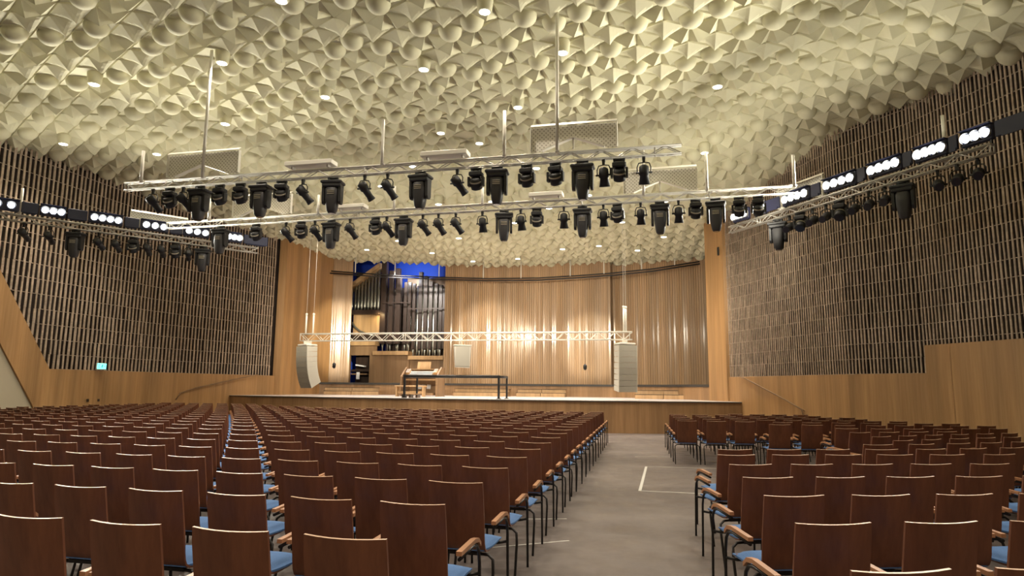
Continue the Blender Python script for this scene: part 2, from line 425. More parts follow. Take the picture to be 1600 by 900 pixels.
# corner piers and the big left panel
def pier(name, pts, z0, zt, material):
    g = MB(); g.prism(pts, z0, zt); return struct(name, g, material)
def rayx(px, y):     # plan position on the sight line of a picture column, used for fixed numbers below
    d = CX*(px-800)/FPX + CF + CY*(-.13); return d[0]/d[1]*y
pier('pier_left', [(-16.42, 28.55), (-16.12, 28.65), (-16.12, 29.3), (-16.5, 29.2)], 0, 8.9, M['panel'])
pier('wall_stage_left', [(-16.2, 29.1), (-15.95, 33.2), (-16.3, 33.3), (-16.5, 29.1)], 1.0, 8.9, M['panel'])
pier('pier_right', [(2.42, 26.5), (2.96, 25.5), (3.25, 25.5), (3.25, 27.2)], 0, 8.9, M['panel'])
def ribbed(name, a, b_, z0, z1, pitch=.115, depth=.035, curve=0, th=.12, thf=None):
    a, b_ = Vector((*a, 0)), Vector((*b_, 0)); L = (b_-a).length; d = (b_-a)/L; nrm = Vector((d.y, -d.x, 0)); n = int(L/pitch); g = MB(); pts = []
    for i in range(n):
        tl = random.gauss(0, .12)*.35*pitch
        for t, e in ((.0, 0), (.14, 0), (.16, 1 - tl/depth), (.84, 1 + tl/depth), (.86, 0)):
            s = (i+t)/n; pts.append(a + d*L*s + nrm*(e*depth - curve*4*s*(1-s)))
    pts.append(b_.copy())
    m_ = len(pts); vs = [(p.x, p.y, z0) for p in pts] + [(p.x, p.y, z1) for p in pts]
    g.add(vs, [(k, k+1, m_+k+1, m_+k) for k in range(m_-1)], 0)
    q = [p - nrm*th for p in (pts[0], pts[-1])]
    g.add([pts[0]+Vector((0, 0, z0)), q[0]+Vector((0, 0, z0)), q[0]+Vector((0, 0, z1)), pts[0]+Vector((0, 0, z1))], [(0, 1, 2, 3)])
    g.add([pts[-1]+Vector((0, 0, z0)), q[1]+Vector((0, 0, z0)), q[1]+Vector((0, 0, z1)), pts[-1]+Vector((0, 0, z1))], [(3, 2, 1, 0)])
    return struct(name, g, M['rib'])
ribbed('wall_stage_ribbed_left', (-16.1, 33.35), (-15.15, 33.9), 1.7, 8.9)
ribbed('wall_stage_ribbed_centre', (-10.25, 34.7), (-1.5, 34.1), 1.7, 8.5, curve=.12)
ribbed('wall_stage_ribbed_right', (-1.75, 35.0), (3.2, 33.6), 1.7, 8.5, curve=.1)
g = MB(); g.box((-13.6, 37.7, 5), (8, .2, 9)); struct('wall_organ_niche', g, M['blue'])
g = MB(); g.box((-10.05, 36.2, 5), (.12, 2.9, 8)); g.box((-17.2, 35.9, 5), (.12, 3.5, 8)); struct('wall_organ_niche_sides', g, M['blue'])
g = MB(); g.box((-13.6, 36.1, 9.1), (8, 3.4, .1)); struct('ceiling_organ_niche', g, M['blue'])
#__REST__
# ------------------------------------------------------------------ overhead trusses
def lerp(a, b_, t): return tuple(p+(q-p)*t for p, q in zip(a, b_))
def truss(name, label, A, B, z, size=.165, depth=.10, bays=None, hangers=(), cat='truss', group=None, material='alu', seg=3.0, hy=None):
    A, B = Vector((*A, z)), Vector((*B, z)); L = (B-A).length; d = (B-A)/L
    root = thing(name, label, cat, A, math.atan2(d.y, d.x), group)
    h = size/2; w = depth/2
    for sy in (-1, 1):
        for sz in (-1, 1):
            part('chord', MB().tube([(0, sy*w, sz*h), (L, sy*w, sz*h)], .024 if sz > 0 else .017, 8), M[material], root)
    g = MB(); n = bays or int(L/.3); st = L/n
    for k in range(n):
        x0, x1 = k*st, (k+1)*st
        up = k % 2
        for sy in (-1, 1): g.tube([(x0, sy*w, -h if up else h), (x1, sy*w, h if up else -h)], .011, 5, cap=False)
        for sz in (-1, 1): g.tube([(x0, -w if up else w, sz*h), (x1, w if up else -w, sz*h)], .009, 5, cap=False)
    part('lacing', g, M[material], root)
    for k in range(int(L/seg)+1):
        x = min(L-.01, max(.01, k*seg)); g = MB()
        for sy in (-1, 1): g.tube([(x, sy*w, -h), (x, sy*w, h)], .014, 5)
        for sz in (-1, 1): g.tube([(x, -w, sz*h), (x, w, sz*h)], .014, 5)
        part('end_frame', g, M[material], root)
    for x, top in hangers:
        if top == 'ceiling':
            p = A + d*x; top = float(ceil_h(p.x, p.y)) - .05
        if hy is None: part('hanger', MB().tube([(x, 0, h), (x, 0, top-z)], .035, 8), M['white_paint'], root, 'white hanging pipe')
        else: part('hanger', MB().box((x, hy/2, h), (.05, abs(hy)+.06, .03)).tube([(x, hy, h-.05), (x, hy, top-z)], .035, 8), M['white_paint'], root, 'white hanging pipe')
    return root
ZT = 6.03
T1A, T1B = (-11.68, 13.38), (.81, 12.87)
T2A, T2B = (-13.36, 17.02), (3.53, 16.0)
LTA, LTB = (-17.0, 14.2), (-12.3, 20.0)
RTA, RTB = (6.3, 13.25), (2.45, 19.25)
k1 = 12.5/12.49
truss('lighting_truss', 'long silver box truss hung crosswise above the seats, the nearer of two', T1A, T1B, ZT, hangers=((.55, 6.8), (2.15, 'ceiling'), (6.44, 7.06), (9.06, 7.03), (10.13, 'ceiling')), hy=-.17)
truss('lighting_truss', 'silver box truss hung crosswise just before the stage, the further of two', T2A, T2B, ZT, hangers=((1.5, 6.7), (4.9, 6.6), (7.1, 6.7), (9.5, 6.5), (13.5, 7.3), (14.95, 7.0), (16.85, 6.8)), hy=-.17)
truss('lighting_truss', 'silver box truss running along the slatted wall with the exit sign', LTA, LTB, ZT-.16, hangers=((1.1, 6.75),), hy=.17)
truss('lighting_truss', 'silver box truss running along the slatted wall opposite the exit sign', RTA, RTB, ZT-.16, hangers=((1.0, 6.9), (4.9, 6.75)), hy=-.17)

# ---- luminaires: local origin at the clamp, hanging down in -z, light leaving towards +y (the stage) or down
def clamp_mb():
    g = MB()
    g.box((0, 0, -.055), (.22, .05, .03))
    for sx in (-.09, .09): g.box((sx, 0, -.03), (.035, .05, .08))
    g.tube([(-.115, 0, 0), (.115, 0, 0)], .03, 8)
    return g
def proto_big():
    t = thing('moving_head_light', 'x', 'stage light')
    part('clamp', clamp_mb(), M['black'], t)
    g = MB(); g.box((0, 0, -.10), (.46, .32, .07), bev=.02); g.box((0, 0, -.165), (.40, .28, .09), bev=.02)
    part('base', g, M['black_soft'], t)
    for s in (-1, 1):
        g = MB(); g.plate([(-.10, -.20), (.10, -.20), (.085, -.52), (.05, -.57), (-.05, -.57), (-.085, -.52)], (s*.178, 0, 0), (0, 1, 0), (0, 0, 1), .055)
        part('yoke_arm', g, M['black_soft'], t)
    g = MB()
    prof = [(-.215, .125, .11), (-.25, .142, .13), (-.42, .142, .135), (-.50, .135, .13), (-.62, .118, .115), (-.72, .10, .10), (-.76, .075, .075)]
    n = 16; vs = []
    for z, a, b_ in prof:
        for k in range(n):
            th = 2*math.pi*k/n; c, s_ = math.cos(th), math.sin(th)
            vs.append((a*math.copysign(abs(c)**.55, c), b_*math.copysign(abs(s_)**.55, s_), z))
    fs = [(k+r*n, (k+1) % n+r*n, (k+1) % n+(r+1)*n, k+(r+1)*n) for r in range(len(prof)-1) for k in range(n)]
    g.add(vs, [tuple(reversed(f)) for f in fs], 0, True); g.add(vs[:n], [tuple(range(n))]); g.add(vs[-n:], [tuple(range(n-1, -1, -1))])
    h = part('head', g, M['charcoal'], t)
    g = MB()
    for z in (-.30, -.335, -.37): g.box((0, -.137, z), (.15, .012, .012))
    part('cooling_slot', g, M['lamp_band'], h)
    part('lens', MB().tube([(0, 0, -.755), (0, 0, -.77)], .07, 16), M['glass'], h)
    return t
def proto_wash():
    t = thing('wash_light', 'x', 'stage light')
    part('clamp', clamp_mb(), M['black'], t)
    part('base', MB().box((0, 0, -.115), (.27, .22, .11), bev=.025), M['black_soft'], t)
    for s in (-1, 1):
        g = MB(); g.plate([(-.06, -.17), (.06, -.17), (.05, -.36), (-.05, -.36)], (s*.145, 0, 0), (0, 1, 0), (0, 0, 1), .045)
        part('yoke_arm', g, M['black_soft'], t)
    ax = Vector((0, .62, -.78)).normalized(); c = Vector((0, 0, -.29))
    g = MB(); g.tube([c-ax*.11, c-ax*.09, c+ax*.05, c+ax*.12], .12, 18, rs=[.07, .11, .12, .115]); h = part('head', g, M['black_soft'], t)
    part('band', MB().tube([c-ax*.045, c-ax*.015], .125, 18), M['lamp_band'], h)
    part('lens', MB().tube([c+ax*.115, c+ax*.13], .10, 18), M['glass'], h)
    return t
def proto_spot(tilt, roll=0):
    """small barrel spotlight in a hoop yoke"""
    t = thing('profile_spotlight', 'x', 'stage light')
    g = MB(); g.box((0, 0, -.04), (.05, .05, .10)); g.tube([(-.03, 0, 0), (.03, 0, 0)], .035, 8); part('clamp', g, M['black'], t)
    R = Matrix.Rotation(roll, 3, 'Y')
    hoop = [(-.115, 0, -.27), (-.12, 0, -.16), (-.09, 0, -.10), (0, 0, -.085), (.09, 0, -.10), (.12, 0, -.16), (.115, 0, -.27)]
    part('yoke', MB().tube(hoop, .012, 6), M['black'], t)
    ax = R@Vector((0, math.sin(tilt), -math.cos(tilt))); c = Vector((0, 0, -.26))
    g = MB(); g.tube([c-ax*.14, c-ax*.12, c+ax*.02, c+ax*.05, c+ax*.2, c+ax*.29], .1, 14, rs=[.05, .095, .10, .075, .07, .085]); b_ = part('barrel', g, M['black_soft'], t)
    part('lens', MB().tube([c+ax*.285, c+ax*.295], .07, 14), M['glass'], b_)
    part('tilt_knob', MB().tube([(-.15, 0, -.27), (.15, 0, -.27)], .02, 8), M['black'], t)
    return t
def proto_fresnel():
    t = thing('fresnel_spotlight', 'x', 'stage light')
    g = MB(); g.box((0, 0, -.04), (.05, .05, .10)); g.tube([(-.03, 0, 0), (.03, 0, 0)], .035, 8); part('clamp', g, M['black'], t)
    hoop = [(-.125, 0, -.30), (-.13, 0, -.18), (-.10, 0, -.10), (0, 0, -.085), (.10, 0, -.10), (.13, 0, -.18), (.125, 0, -.30)]
    part('yoke', MB().tube(hoop, .012, 6), M['black'], t)
    g = MB(); g.tube([(0, 0, -.14), (0, 0, -.17), (0, .01, -.27), (0, .02, -.31), (0, .05, -.34), (0, .09, -.50)], .1, 14, rs=[.05, .09, .098, .105, .08, .11]); b_ = part('barrel', g, M['black_soft'], t)
    part('lens', MB().tube([(0, .088, -.485), (0, .091, -.495)], .095, 14), M['glass'], b_)
    part('tilt_knob', MB().tube([(-.155, 0, -.29), (.155, 0, -.29)], .02, 8), M['black'], t)
    return t
PR = {'b': proto_big(), 'w': proto_wash(), 's': proto_spot(.5, -.55), 'f': proto_fresnel(), 'h': proto_spot(1.15, 0)}
WHAT = {'b': 'large black moving head', 'w': 'small pale-banded wash light', 's': 'slanting black spotlight', 'f': 'upright flared spotlight', 'h': 'level black spotlight'}
def hang(rows, A, B, z, where, group, along_end='from the left', yaw=0):
    A, B = Vector((*A, 0)), Vector((*B, 0)); d = (B-A).normalized(); cnt = {}
    for x, k in rows:
        cnt[k] = cnt.get(k, 0) + 1
        p = A + d*((x-A.x)/d.x); p.z = z
        n_same = sum(1 for _, kk in rows if kk == k)
        lab = f'{WHAT[k]}, {ORD[cnt[k]]} {where}'
        dup(PR[k], p, math.atan2(d.y, d.x) + random.gauss(0, .08) + yaw, lab, group)
ZB = ZT - .083 - .04
r1 = [(-10.93, 's'), (-10.48, 'w'), (-10.13, 's'), (-9.70, 'b'), (-9.19, 'w'), (-8.67, 'w'), (-8.15, 'b'), (-7.65, 'w'), (-7.14, 's'), (-6.43, 'b'), (-5.7, 's'), (-5.18, 's'), (-4.45, 'b'), (-3.65, 's'), (-3.25, 'w'), (-2.81, 'b'), (-2.2, 'w'), (-1.62, 'w'), (-1.08, 'b'), (-.67, 'f'), (-.37, 'w'), (.1, 'f')]
hang(r1, T1A, T1B, ZB, 'from the exit sign side, nearer crosswise truss', 'lights on the nearer truss')
r2 = [(-11.58, 'b'), (-10.45, 'w'), (-9.52, 's'), (-9.05, 'w'), (-8.64, 's'), (-8.15, 'b'), (-7.6, 's'), (-6.86, 'w'), (-6.54, 's'), (-6.06, 'b'), (-5.53, 's'), (-5.1, 's'), (-4.63, 's'), (-3.92, 'f'), (-3.35, 'b'), (-2.92, 'f'), (-2.51, 'w'), (-1.83, 'f'), (-1.37, 'b'), (-.86, 'f'), (-.52, 'w'), (.03, 'f'), (.48, 'b'), (.91, 'f'), (1.3, 'w'), (1.75, 'b'), (2.27, 'w'), (2.69, 'w')]
hang(r2, T2A, T2B, ZB, 'from the exit sign side, further crosswise truss', 'lights on the further truss')
r3 = [(-16.24, 'h'), (-15.88, 'h'), (-15.49, 'b'), (-15.14, 'h'), (-14.86, 'h'), (-14.58, 'w'), (-14.34, 'h'), (-14.1, 'h'), (-13.86, 'w'), (-13.62, 'h'), (-13.36, 'b')]
hang(r3, LTA, LTB, ZB-.16, 'from the back, truss along the exit sign wall', 'lights along the exit sign wall', yaw=-.5)
r4 = [(6.14, 'h'), (5.93, 'h'), (5.72, 'h'), (5.31, 'b'), (5.08, 'h'), (4.87, 'h'), (4.66, 'h'), (4.45, 'w'), (4.24, 'h'), (4.03, 'h'), (3.82, 'w'), (3.63, 'h'), (3.42, 'b')]
hang(r4, RTA, RTB, ZB-.16, 'from the back, truss opposite the exit sign', 'lights along the wall opposite the exit sign', yaw=.5)
for k in PR: drop(PR[k])

# ---- LED floods and dark cover panels standing on the wall trusses
def flood(A, B, x0, x1, nl, label, z, face, group, light=True):
    A, B = Vector((*A, 0)), Vector((*B, 0)); d = (B-A).normalized()
    p0 = A + d*((x0-A.x)/d.x); p1 = A + d*((x1-A.x)/d.x); c = (p0+p1)/2; L = (p1-p0).length
    nrm = Vector((d.y, -d.x, 0)) * face
    rz = math.atan2(-nrm.x, nrm.y)
    t = thing('led_flood', label, 'flood light', (c.x, c.y, z), rz, group)        # local +y looks into the hall
    g = MB(); g.box((0, -.06, .14), (L*.97, .10, .30), bev=.02); g.box((0, -.02, .30), (L*.97, .16, .015)); part('housing', g, M['navy'], t)
    for k in range(nl):
        x = (k+.5)/nl*L*.9 - L*.45
        part('lens', MB().tube([(x, -.02, .14), (x, .03, .14)], .078, 18), M['lens_on'], t)
        g = MB(); n = 18
        g.tube([(x, -.01, .14), (x, .045, .14)], .105, n, cap=False); part('reflector_ring', g, M['alu'], t)
    for sx in (-.4, .4): part('bracket', MB().box((sx*L, -.06, -.03), (.03, .05, .09)), M['black'], t)
    if light:
        lo = Vector((c.x, c.y, z+.14)) + nrm*.25
        spot_light('flood_beam', lo, lo + nrm*10 + Vector((0, 0, .4)), FLOOD_W, FLOOD_COL, 118, 1, .15)
        spot_light('flood_spill', lo, lo + nrm*.55 + Vector((0, 0, 2)), FLOOD_W*.11, FLOOD_COL, 165, 1, .15)
def cover(A, B, x0, x1, label, z, group):
    A, B = Vector((*A, 0)), Vector((*B, 0)); d = (B-A).normalized()
    p0 = A + d*((x0-A.x)/d.x); p1 = A + d*((x1-A.x)/d.x); c = (p0+p1)/2; L = (p1-p0).length
    o = link('cover_panel', MB().box((0, 0, .14), (L*.96, .05, .30), bev=.015).box((0, .03, 0), (L*.7, .03, .06)).data('cover_panel', M['navy']))
    o.location = (c.x, c.y, z); o.rotation_euler = (0, 0, math.atan2(d.y, d.x)); tag(o, label, 'panel', group)
EA, EB = (-16.59, 14.71), (-12.35, 19.95)
ZF = ZT + .03
gl, gc = 'LED floods along the exit sign wall', 'dark panels along the exit sign wall'
for i, (a, b_, n) in enumerate([(-16.95, -16.32, 3), (-16.05, -15.66, 3), (-15.33, -14.77, 4), (-14.5, -14.0, 3), (-13.75, -13.25, 3), (-12.96, -12.62, 3)]):
    flood(EA, EB, a, b_, n, f'glowing white LED flood, {ORD[i+1]} from the back on the exit sign wall truss', ZF, 1, gl)
for i, (a, b_) in enumerate([(-16.31, -16.06), (-15.65, -15.34), (-14.76, -14.51), (-13.99, -13.76), (-13.24, -12.97), (-12.61, -12.1)]):
    cover(EA, EB, a, b_, f'dark blue blank panel, {ORD[i+1]} from the back on the exit sign wall truss', ZF, gc)
EA, EB = (6.59, 12.78), (2.45, 19.25)
gl, gc = 'LED floods opposite the exit sign', 'dark panels opposite the exit sign'
for i, (a, b_, n) in enumerate(([(6.30, 5.98, 3), (5.84, 5.46, 4), (5.32, 4.86, 4), (4.72, 4.2, 4), (4.0, 3.5, 4), (3.2, 2.95, 3), (2.85, 2.5, 4)])):
    flood(EA, EB, a, b_, n, f'glowing white LED flood, {ORD[i+1]} from the back on the truss opposite the exit sign', ZF, -1, gl)
for i, (a, b_) in enumerate(([(6.85, 6.32), (5.96, 5.86), (5.45, 5.33), (4.85, 4.73), (4.18, 4.02), (3.48, 3.22)])):
    cover(EA, EB, a, b_, f'dark blue blank panel, {ORD[i+1]} from the back on the truss opposite the exit sign', ZF, gc)

# ---- white perforated reflectors standing on the trusses
def reflector(A, B, x0, x1, label, z, h=.5, thin=False):
    A, B = Vector((*A, 0)), Vector((*B, 0)); d = (B-A).normalized()
    p0 = A + d*((x0-A.x)/d.x); p1 = A + d*((x1-A.x)/d.x); c = (p0+p1)/2; L = (p1-p0).length
    t = thing('perforated_reflector', label, 'reflector panel', (c.x, c.y, z), math.atan2(d.y, d.x) if d.x > 0 else math.atan2(-d.y, -d.x), 'white perforated reflectors')
    a = L/2
    if thin:
        part('sheet', MB().box((0, 0, .05), (L, .30, .10), bev=.01), M['white_paint'], t)
        for s in (-.38, .38): part('foot', MB().box((s*L, 0, -.02), (.03, .12, .06)), M['alu'], t)
        return
    sheet = [(-a, 0), (-a*.72, 0), (0, h*.46), (a*.72, 0), (a, 0), (a, h), (-a, h)]
    g = MB(); g.plate(sheet, (0, 0, 0), (1, 0, 0), (0, 0, 1), .02); part('sheet', g, M['perf'], t)
    g = MB(); g.box((0, -.05, h+.03), (L, .012, .12), 0, Matrix.Rotation(-.9, 3, 'X')); g.box((-a, -.04, h*.5), (.015, .09, h)); g.box((a, -.04, h*.5), (.015, .09, h)); part('rim', g, M['white_paint'], t)
    for s in (-1, 1):
        ang = math.atan2(h*.46, a*.72); ln = math.hypot(h*.46, a*.72)
        part('brace', MB().box((s*a*.36, -.06, h*.23), (ln, .12, .02), 0, Matrix.Rotation(s*ang, 3, 'Y')), M['white_paint'], t)
    part('strut', MB().box((0, -.05, h*.22), (.03, .03, h*.46)), M['white_paint'], t)
ZR = ZT + .145
reflector(T1A, T1B, -10.55, -8.72, 'white perforated panel with inverted V cut-out, exit sign end of the nearer truss', ZR, .52)
reflector(T1A, T1B, -7.53, -6.42, 'plain flat white panel on the nearer truss, beside the first perforated one', ZR+.035, thin=True)
reflector(T1A, T1B, -4.42, -3.42, 'plain flat white panel at the very middle of the nearer truss', ZR+.035, thin=True)
reflector(T1A, T1B, -2.11, -.4, 'large white perforated panel with inverted V cut-out, nearer truss above the aisle side', ZR, .5)
reflector(T2A, T2B, -11.19, -9.37, 'white perforated panel on the further truss, at its exit sign end', ZR, .56)
reflector(T2A, T2B, -7.99, -7.15, 'plain flat white panel on the further truss, above the curved speaker column side', ZR+.035, thin=True)
reflector(T2A, T2B, -2.69, -1.85, 'plain flat white panel on the further truss, towards the straight speaker column', ZR+.035, thin=True)
reflector(T2A, T2B, -.36, 1.35, 'white perforated panel on the further truss, above the straight speaker column', ZR, .54)
reflector((-16.55, 15.3), (-12.35, 20.5), -14.9, -13.9, 'white perforated panel behind the floods on the exit sign wall', ZR-.02, .45)
reflector((3.4, 18.6), (5.0, 16.1), 3.6, 4.4, 'white perforated panel behind the floods opposite the exit sign wall', ZR-.02, .5)

# added upward spots by the crosswise trusses, put in to brighten the ceiling
for x, y, tx, ty in ((-10, 16.9, -12, 26), (-6.5, 16.7, -7.5, 26), (-3, 16.5, -3.5, 26), (.5, 16.3, 0, 26), (2.6, 16.1, 2.2, 25)):
    spot_light('ceiling_fill_beam', (x, y+.3, 5.55), (tx, ty, 7.6), CEIL_FILL_W, CEIL_FILL_COL, 95, 1, .1)
for x, y, tx, ty in ((-9.2, 13.2, -10, 3), (-5, 13.0, -5, 3), (-1.5, 12.9, -1, 3)):
    spot_light('ceiling_fill_beam', (x, y-.3, 5.55), (tx, ty, 8.2), CEIL_FILL_W, CEIL_FILL_COL, 110, 1, .1)

# ------------------------------------------------------------------ ceiling downlights
order = sorted(range(len(DOWN_XY)), key=lambda i: DOWN_XY[i][1]); bands = [order[i:i+8] for i in range(0, len(order), 8)]
gh = MB(); gh.tube([(0, 0, .05), (0, 0, -.05), (0, 0, -.26), (0, 0, -.285)], .15, 20, rs=[.17, .17, .145, .135])
dm = gh.data('housing', M['plaster'])
lm = MB().tube([(0, 0, -.284), (0, 0, -.292)], .105, 20).data('lens', M['down_on'])
for bi, bd in enumerate(bands):
    bd = sorted(bd, key=lambda i: project((*DOWN_XY[i], 8.8))[0])
    for k, i in enumerate(bd):
        x, y = DOWN_XY[i]; z = float(ceil_h(x, y))
        t = thing('ceiling_downlight', f'round lit downlight, {ORD[k+1]} from the exit sign side, {ORD[bi+1]} band from the camera', 'ceiling light', (x, y, z), 0, 'downlights among the ceiling tiles')
        link('housing', dm, t); link('lens', lm, t)
        spot_light('downlight_beam', (x, y, z-.34), (x, y, 0), DOWN_W, DOWN_COL, 115, .7, .1)
for x, y in ((-9, 8), (-5.5, 8.5), (-2, 8), (1.5, 8.5), (5, 8), (-12.5, 8), (-9, 3.5), (-5, 3.5), (-1.5, 3), (2, 3), (5.5, 3), (9, 4), (-13, 3), (-3, -2), (1, -2), (5, -2), (-8, -2)):
    spot_light('downlight_beam', (x, y, 8.6), (x, y, 0), DOWN_W, DOWN_COL, 115, .7, .1)

# ------------------------------------------------------------------ white truss over the stage with the loudspeakers
truss('stage_truss', 'white box truss hung low across the front of the stage', (-13.02, 24.6), (-.33, 24.6), 3.37, .27, .24, hangers=((.95, 3.5),), material='white_paint', seg=4.2)
for i, (x, lab) in enumerate(((-12.85, 'the one on the truss end'), (-12.55, 'the inner one'))):
    o = link('hoist_tube', MB().tube([(0, 0, 0), (0, 0, .75)], .035, 10).tube([(0, 0, .72), (0, 0, .79)], .045, 10).tube([(0, 0, .78), (0, 0, 4.6)], .006, 5).data('hoist_tube', M['white_paint'])); o.location = (x, 24.6, 3.52)
    tag(o, f'white upright hoist tube above the curved speaker column, {lab}', 'tube', 'hoist tubes on the stage truss')
for x, y, lab in ((-.62, 24.55, 'the front one'), (-.55, 24.7, 'the one just behind')):
    o = link('hoist_tube', MB().tube([(0, 0, 0), (0, 0, .88)], .035, 10).tube([(0, 0, .84), (0, 0, .92)], .045, 10).tube([(0, 0, .9), (0, 0, 4.6)], .006, 5).data('hoist_tube', M['white_paint'])); o.location = (x, y, 3.52)
    tag(o, f'white upright hoist tube above the straight speaker column, {lab}', 'tube', 'hoist tubes on the stage truss')
def line_array(label, loc, rz, n=8, curve=0):
    t = thing('line_array_speaker', label, 'loudspeaker', loc, rz)           # local -y is the front
    part('rigging_frame', MB().box((0, .0, .05), (.62, .5, .07), bev=.02).box((0, 0, .12), (.06, .3, .1)).box((0, -.0, .16), (.05, .34, .11)), M['white_paint'], t)
    ang = 0; p = Vector((0, -.25, 0)); h = .205
    for k in range(n):
        a2 = ang; R = Matrix.Rotation(a2, 3, 'X')       # positive turns the lower end of the front backwards
        hb = h*.86
        vs = []
        for x, y, z in ((-.36, 0, 0), (.36, 0, 0), (.30, .5, -.02*0), (-.30, .5, 0)):
            vs.append((x, y, -.004))
        for x, y in ((-.36, 0), (.36, 0), (.30, .5), (-.30, .5)):
            vs.append((x, y, -h if y == 0 else -hb))
        q = [p + R@Vector(v) for v in vs]
        g = MB(); g.add(q, [(0, 1, 2, 3), (7, 6, 5, 4), (0, 4, 5, 1), (1, 5, 6, 2), (2, 6, 7, 3), (3, 7, 4, 0)])
        b_ = part('speaker_box', g, M['grey_speaker'], t)
        gv = [p + R@Vector(v) for v in ((-.33, -.006, -.012), (.33, -.006, -.012), (.33, -.006, -h+.01), (-.33, -.006, -h+.01))]
        g = MB(); g.add(gv, [(0, 3, 2, 1)]); g.add([p + R@Vector(v) for v in ((-.33, 0, -.012), (.33, 0, -.012), (.33, 0, -h+.01), (-.33, 0, -h+.01))], [(0, 1, 2, 3)])
        part('grille', g, M['grille'], b_)
        p = p + R@Vector((0, 0, -h)); ang += curve*(.35 + 1.3*k/n)
    return t
line_array('tall curved grey-white speaker column hanging from the white stage truss', (-12.75, 24.6, 3.02), -.50, 8, .075)
line_array('tall straight grey-white speaker column hanging from the white stage truss', (-.6, 24.6, 3.03), .5, 8, .012)
t = thing('hanging_speaker', 'single grey-white speaker box hanging from the middle of the white stage truss', 'loudspeaker', (-6.55, 24.6, 3.2), .35)
g = MB(); g.plate([(-.31, -.04), (.31, 0), (.27, -.82), (-.25, -.80)], (0, 0, -.16), (1, 0, 0), (0, 0, 1), .42); part('cabinet', g, M['grey_speaker'], t)
part('grille', MB().box((0, -.217, -.57), (.5, .01, .72)), M['grille'], t)
for s in (-.08, .08): part('suspension', MB().tube([(s, -.12, .05), (s, 0, -.2)], .012, 6), M['alu'], t)
part('top_plate', MB().box((.0, 0, -.155), (.66, .46, .04)), M['white_paint'], t)
for x, y, ztop, zb, lab in ((-2.0, 24.48, 3.25, 2.27, 'black hanging microphone beside the straight speaker column'), (-11.55, 24.48, 3.25, 2.3, 'black hanging microphone beside the curved speaker column')):
    t = thing('hanging_microphone', lab, 'microphone', (x, y, ztop), 0, 'hanging microphones')
    part('cable', MB().tube([(0, 0, 0), (0, 0, zb-ztop)], .006, 6), M['black'], t)
    part('capsule', MB().tube([(0, 0, zb-ztop+.09), (0, 0, zb-ztop+.04), (0, 0, zb-ztop-.07), (0, 0, zb-ztop-.12)], .05, 12, rs=[.03, .065, .065, .03]), M['black_soft'], t)

# ---- curtain track along the back of the stage
t = thing('curtain_track', 'dark double curtain track running along the back walls of the stage', 'curtain track', (0, 0, 0))
path = [(-15.6, 32.2, 7.35), (-13.2, 33.3, 7.28), (-10.2, 33.7, 7.15), (-7.6, 33.55, 7.0), (-5, 33.2, 6.92), (-3, 33.1, 6.98), (-1.4, 33.0, 7.05), (.6, 32.9, 7.2), (2.75, 32.9, 7.5)]
for dz, dy in ((0, 0), (-.13, -.12)): part('track_rail', MB().tube([(x, y+dy, z+dz) for x, y, z in path], .035, 6), M['black'], t)
for x, y, z in ((-14.5, 32.7, 7.32), (-12.6, 33.4, 7.26), (-10.3, 33.7, 7.15), (-7.9, 33.57, 7.02), (-5.9, 33.3, 6.95), (-3.4, 33.1, 6.97), (-1.75, 33.0, 7.04), (.05, 32.95, 7.15), (1.6, 32.9, 7.35)):
    part('hanger', MB().tube([(x, y, z), (x, y, float(ceil_h(x, y))-.1)], .03, 8), M['white_paint'], t, 'white hanger rod')

# ------------------------------------------------------------------ black railing, console and furniture on the stage
t = thing('stage_railing', 'black metal guard rail standing on the front edge of the stage', 'railing', (-6.75, 24.6, 1.1))
xs = {632: -2.02, 778: 1.62}
g = MB(); g.tube([(-2.05, 0, .80), (1.62, -.02, .80)], .058, 10); part('top_rail', g, M['black'], t)
for x, y1 in ((-2.0, 1.1), (1.6, .9)):
    part('side_rail', MB().tube([(x, -.02, .80), (x+.12, y1, .80)], .05, 10), M['black'], t)
    part('post', MB().box((x, 0, .39), (.075, .075, .78)).box((x, 0, .01), (.16, .16, .02)), M['black'], t)
    part('post', MB().box((x+.12, y1, .39), (.06, .06, .78)).box((x+.12, y1, .01), (.14, .14, .02)), M['black'], t)

t = thing('organ_console', 'light wooden organ console with stepped keyboards behind the black railing', 'organ console', (-9.55, 29.2, 1.1), -.05)
for s in (-1, 1):
    g = MB(); g.plate([(-.5, 0), (.5, 0), (.5, 1.22), (.1, 1.28), (-.32, .98), (-.5, .86)], (s*.82, 0, 0), (0, 1, 0), (0, 0, 1), .07); part('side_cheek', g, M['organ_wood'], t)
part('back_panel', MB().box((0, .46, .66), (1.58, .05, 1.1)), M['organ_wood'], t)
part('key_desk', MB().box((0, -.12, .86), (1.58, .62, .07)), M['light_wood'], t)
for k in range(3):
    kb = part('keyboard', MB().box((0, -.3+.13*k, .92+.07*k), (1.05, .15, .05), bev=.008), M['paper'], t, 'white keyboard')
    g = MB()
    for i in range(28): g.box((-.49+.036*i, -.28+.13*k, .952+.07*k), (.014, .08, .016))
    part('black_keys', g, M['black'], kb)
for s in (-1, 1):
    g = MB(); g.box((s*.64, -.02, 1.07), (.2, .36, .12), 0, Matrix.Rotation(.5, 3, 'X'), bev=.02); st = part('stop_jamb', g, M['light_wood'], t)
    g = MB()
    for i in range(4):
        for j in range(3): g.tube([(s*.64-.06+.06*j, -.21+.07*i, 1.045+.04*i), (s*.64-.06+.06*j, -.24+.07*i, 1.075+.04*i)], .016, 8)
    part('stop_knobs', g, M['paper'], st)
part('music_desk', MB().box((.0, .14, 1.36), (.62, .03, .32), 0, Matrix.Rotation(-.25, 3, 'X')), M['light_wood'], t)
